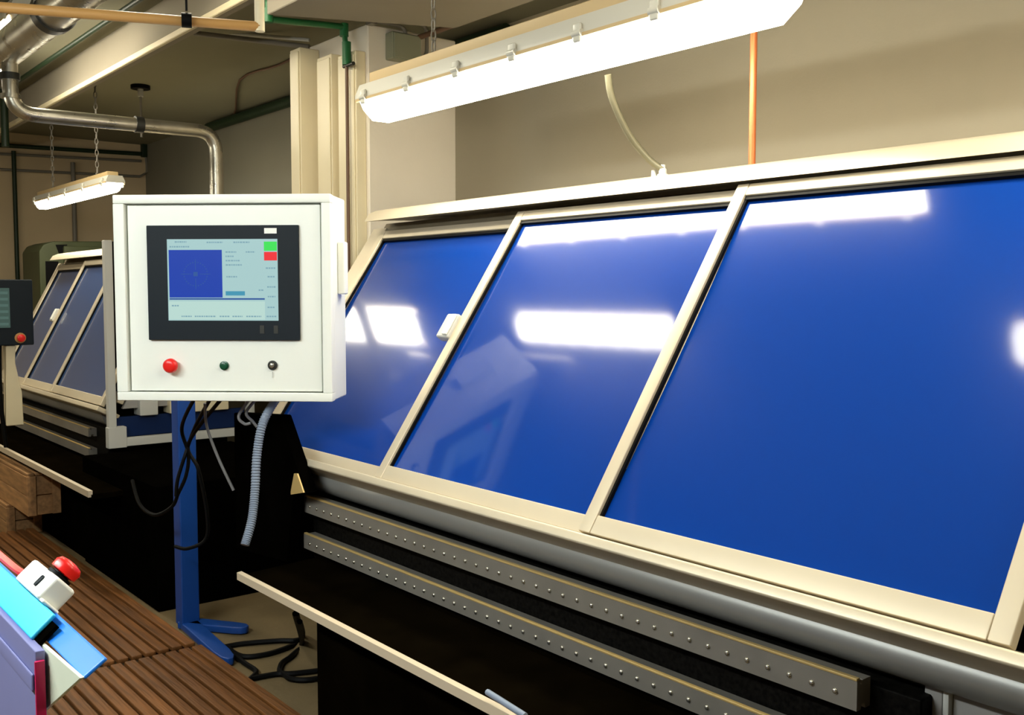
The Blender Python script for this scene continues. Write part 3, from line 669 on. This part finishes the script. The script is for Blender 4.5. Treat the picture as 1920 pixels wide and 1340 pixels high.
b = bmesh.new(); cyl(b, V(g3.x, g3.y, g3.z - .01), V(g3.x - .0, g3.y + .0, 0.001), .009, 10); obj('riser', b, 'brown_pipe', gp)
b = bmesh.new(); cyl(b, V(g3.x - .03, g3.y, g3.z - .03), V(g3.x + .07, g3.y, g3.z - .03), .010, 8); obj('valve_handle', b, 'dark_metal', gp)
# grey conduits left of the column under the beam
pipe([at(365, 62, d=6.4), at(580, 88, d=6.2)], .016, 'conduit_grey', 'grey_conduit', 'lower of two grey conduits left of the column top', 'conduit')
pipe([at(365, 56, d=6.6), at(580, 75, d=6.4)], .012, 'light_grey', 'grey_conduit', 'upper of two grey conduits left of the column top', 'conduit')
# junction box with two conduits on the column
jb = thing('junction_box', (-4.513, 2.97, 2.79), 'grey-green junction box on the column under two bent conduits', 'junction box')
a0 = at(722, 62, X=-4.51); a1 = at(777, 112, X=-4.51)
b = bmesh.new(); box(b, -4.512, -4.44, a0.y, a1.y, a1.z - .03, a0.z, .008, 2); obj('box_body', b, 'jbox_grey', jb)
b = bmesh.new(); box(b, -4.44, -4.43, a0.y + .008, a1.y - .008, a1.z - .022, a0.z - .008, .003); obj('lid', b, 'jbox_grey', jb)
ya, yb, zt = a0.y, a1.y, a0.z
pipe([V(-4.48, 2.70, zt + .045), V(-4.48, ya + .10, zt + .04), V(-4.48, ya + .11, zt - .005)], .010, 'conduit_grey', 'conduit', None, fillet=.03, parent=jb)
pipe([V(-4.48, 2.70, zt + .08), V(-4.48, yb + .06, zt + .075), V(-4.48, yb + .06, zt - .10), V(-4.48, yb - .005, zt - .10)], .010, 'conduit_grey', 'conduit', None, fillet=.05, parent=jb)
b = bmesh.new(); box(b, -4.51, -4.455, 2.705, 2.745, zt + .02, zt + .10, .004); obj('conduit_coupling', b, 'conduit_grey', jb)
cable('cable', [at(735, 128, Y=2.6), at(752, 136, Y=2.5), at(768, 146, Y=2.36), at(773, 149, Y=2.30)], .007, 'conduit_grey', 'short grey cable end entering the top of the large light')
# pipes on the far wall
XF = X0 + .05
def fw(x, y): return at(x, y, X=XF)
yL, zL = .4, 0
fp0 = thing('wall_pipework', (XF, 2.6, 1.5), 'green and dark conduits with a small box on the far left wall', 'pipe')
pipe([V(XF, .5, fw(0, 281).z), fw(270, 289)], .022, 'dark_green', 'pipe_run', None, parent=fp0)
pipe([V(XF, .5, fw(0, 300).z), fw(265, 302)], .014, 'conduit_grey', 'pipe_run', None, parent=fp0)
pipe([V(XF, .5, fw(0, 325).z), fw(262, 331), fw(277, 322), fw(273, 292)], .014, 'conduit_grey', 'pipe_run', None, parent=fp0)
p_ = fw(275, 285); b = bmesh.new(); box(b, XF - .03, XF + .03, p_.y - .06, p_.y - .0, p_.z - .06, p_.z + .09, .006); obj('small_box', b, 'dark_green', fp0)
p_ = fw(25, 283); pipe([V(XF + .01, p_.y, p_.z), V(XF + .01, p_.y, .001)], .022, 'dark_green', 'riser', None, parent=fp0)
p_ = fw(135, 305); pipe([V(XF + .03, p_.y, p_.z), V(XF + .03, p_.y, .001)], .024, 'conduit_grey', 'riser', None, parent=fp0)
p_ = fw(8, 130); pipe([V(-9.0, at(8, 200, X=-9.0).y, ZC - .01), V(-9.0, at(8, 200, X=-9.0).y, at(8, 275, X=-9.0).z)], .03, 'dark_green', 'drop_pipe', 'dark green vertical pipe at the left edge below the duct')
# thin cable over the back wall and ceiling
cable('cable', [at(403, 236, Y=3.93), at(403, 205, Y=3.93), V(at(403, 175, Y=3.93).x + .5, 3.9, ZC - .012), at(450, 150, Z=ZC - .012), at(520, 123, Z=ZC - .012), at(578, 95, Z=ZC - .012)], .009, 'brown_pipe', 'thin brown cable clipped across the ceiling left of the column', n=4)

# ------------------------------------------------------------------ scale once to metres
for me in bpy.data.meshes: me.transform(Matrix.Scale(S, 4))
for o in bpy.data.objects:
    o.location = o.location * S
    if 'org' in o: del o['org']
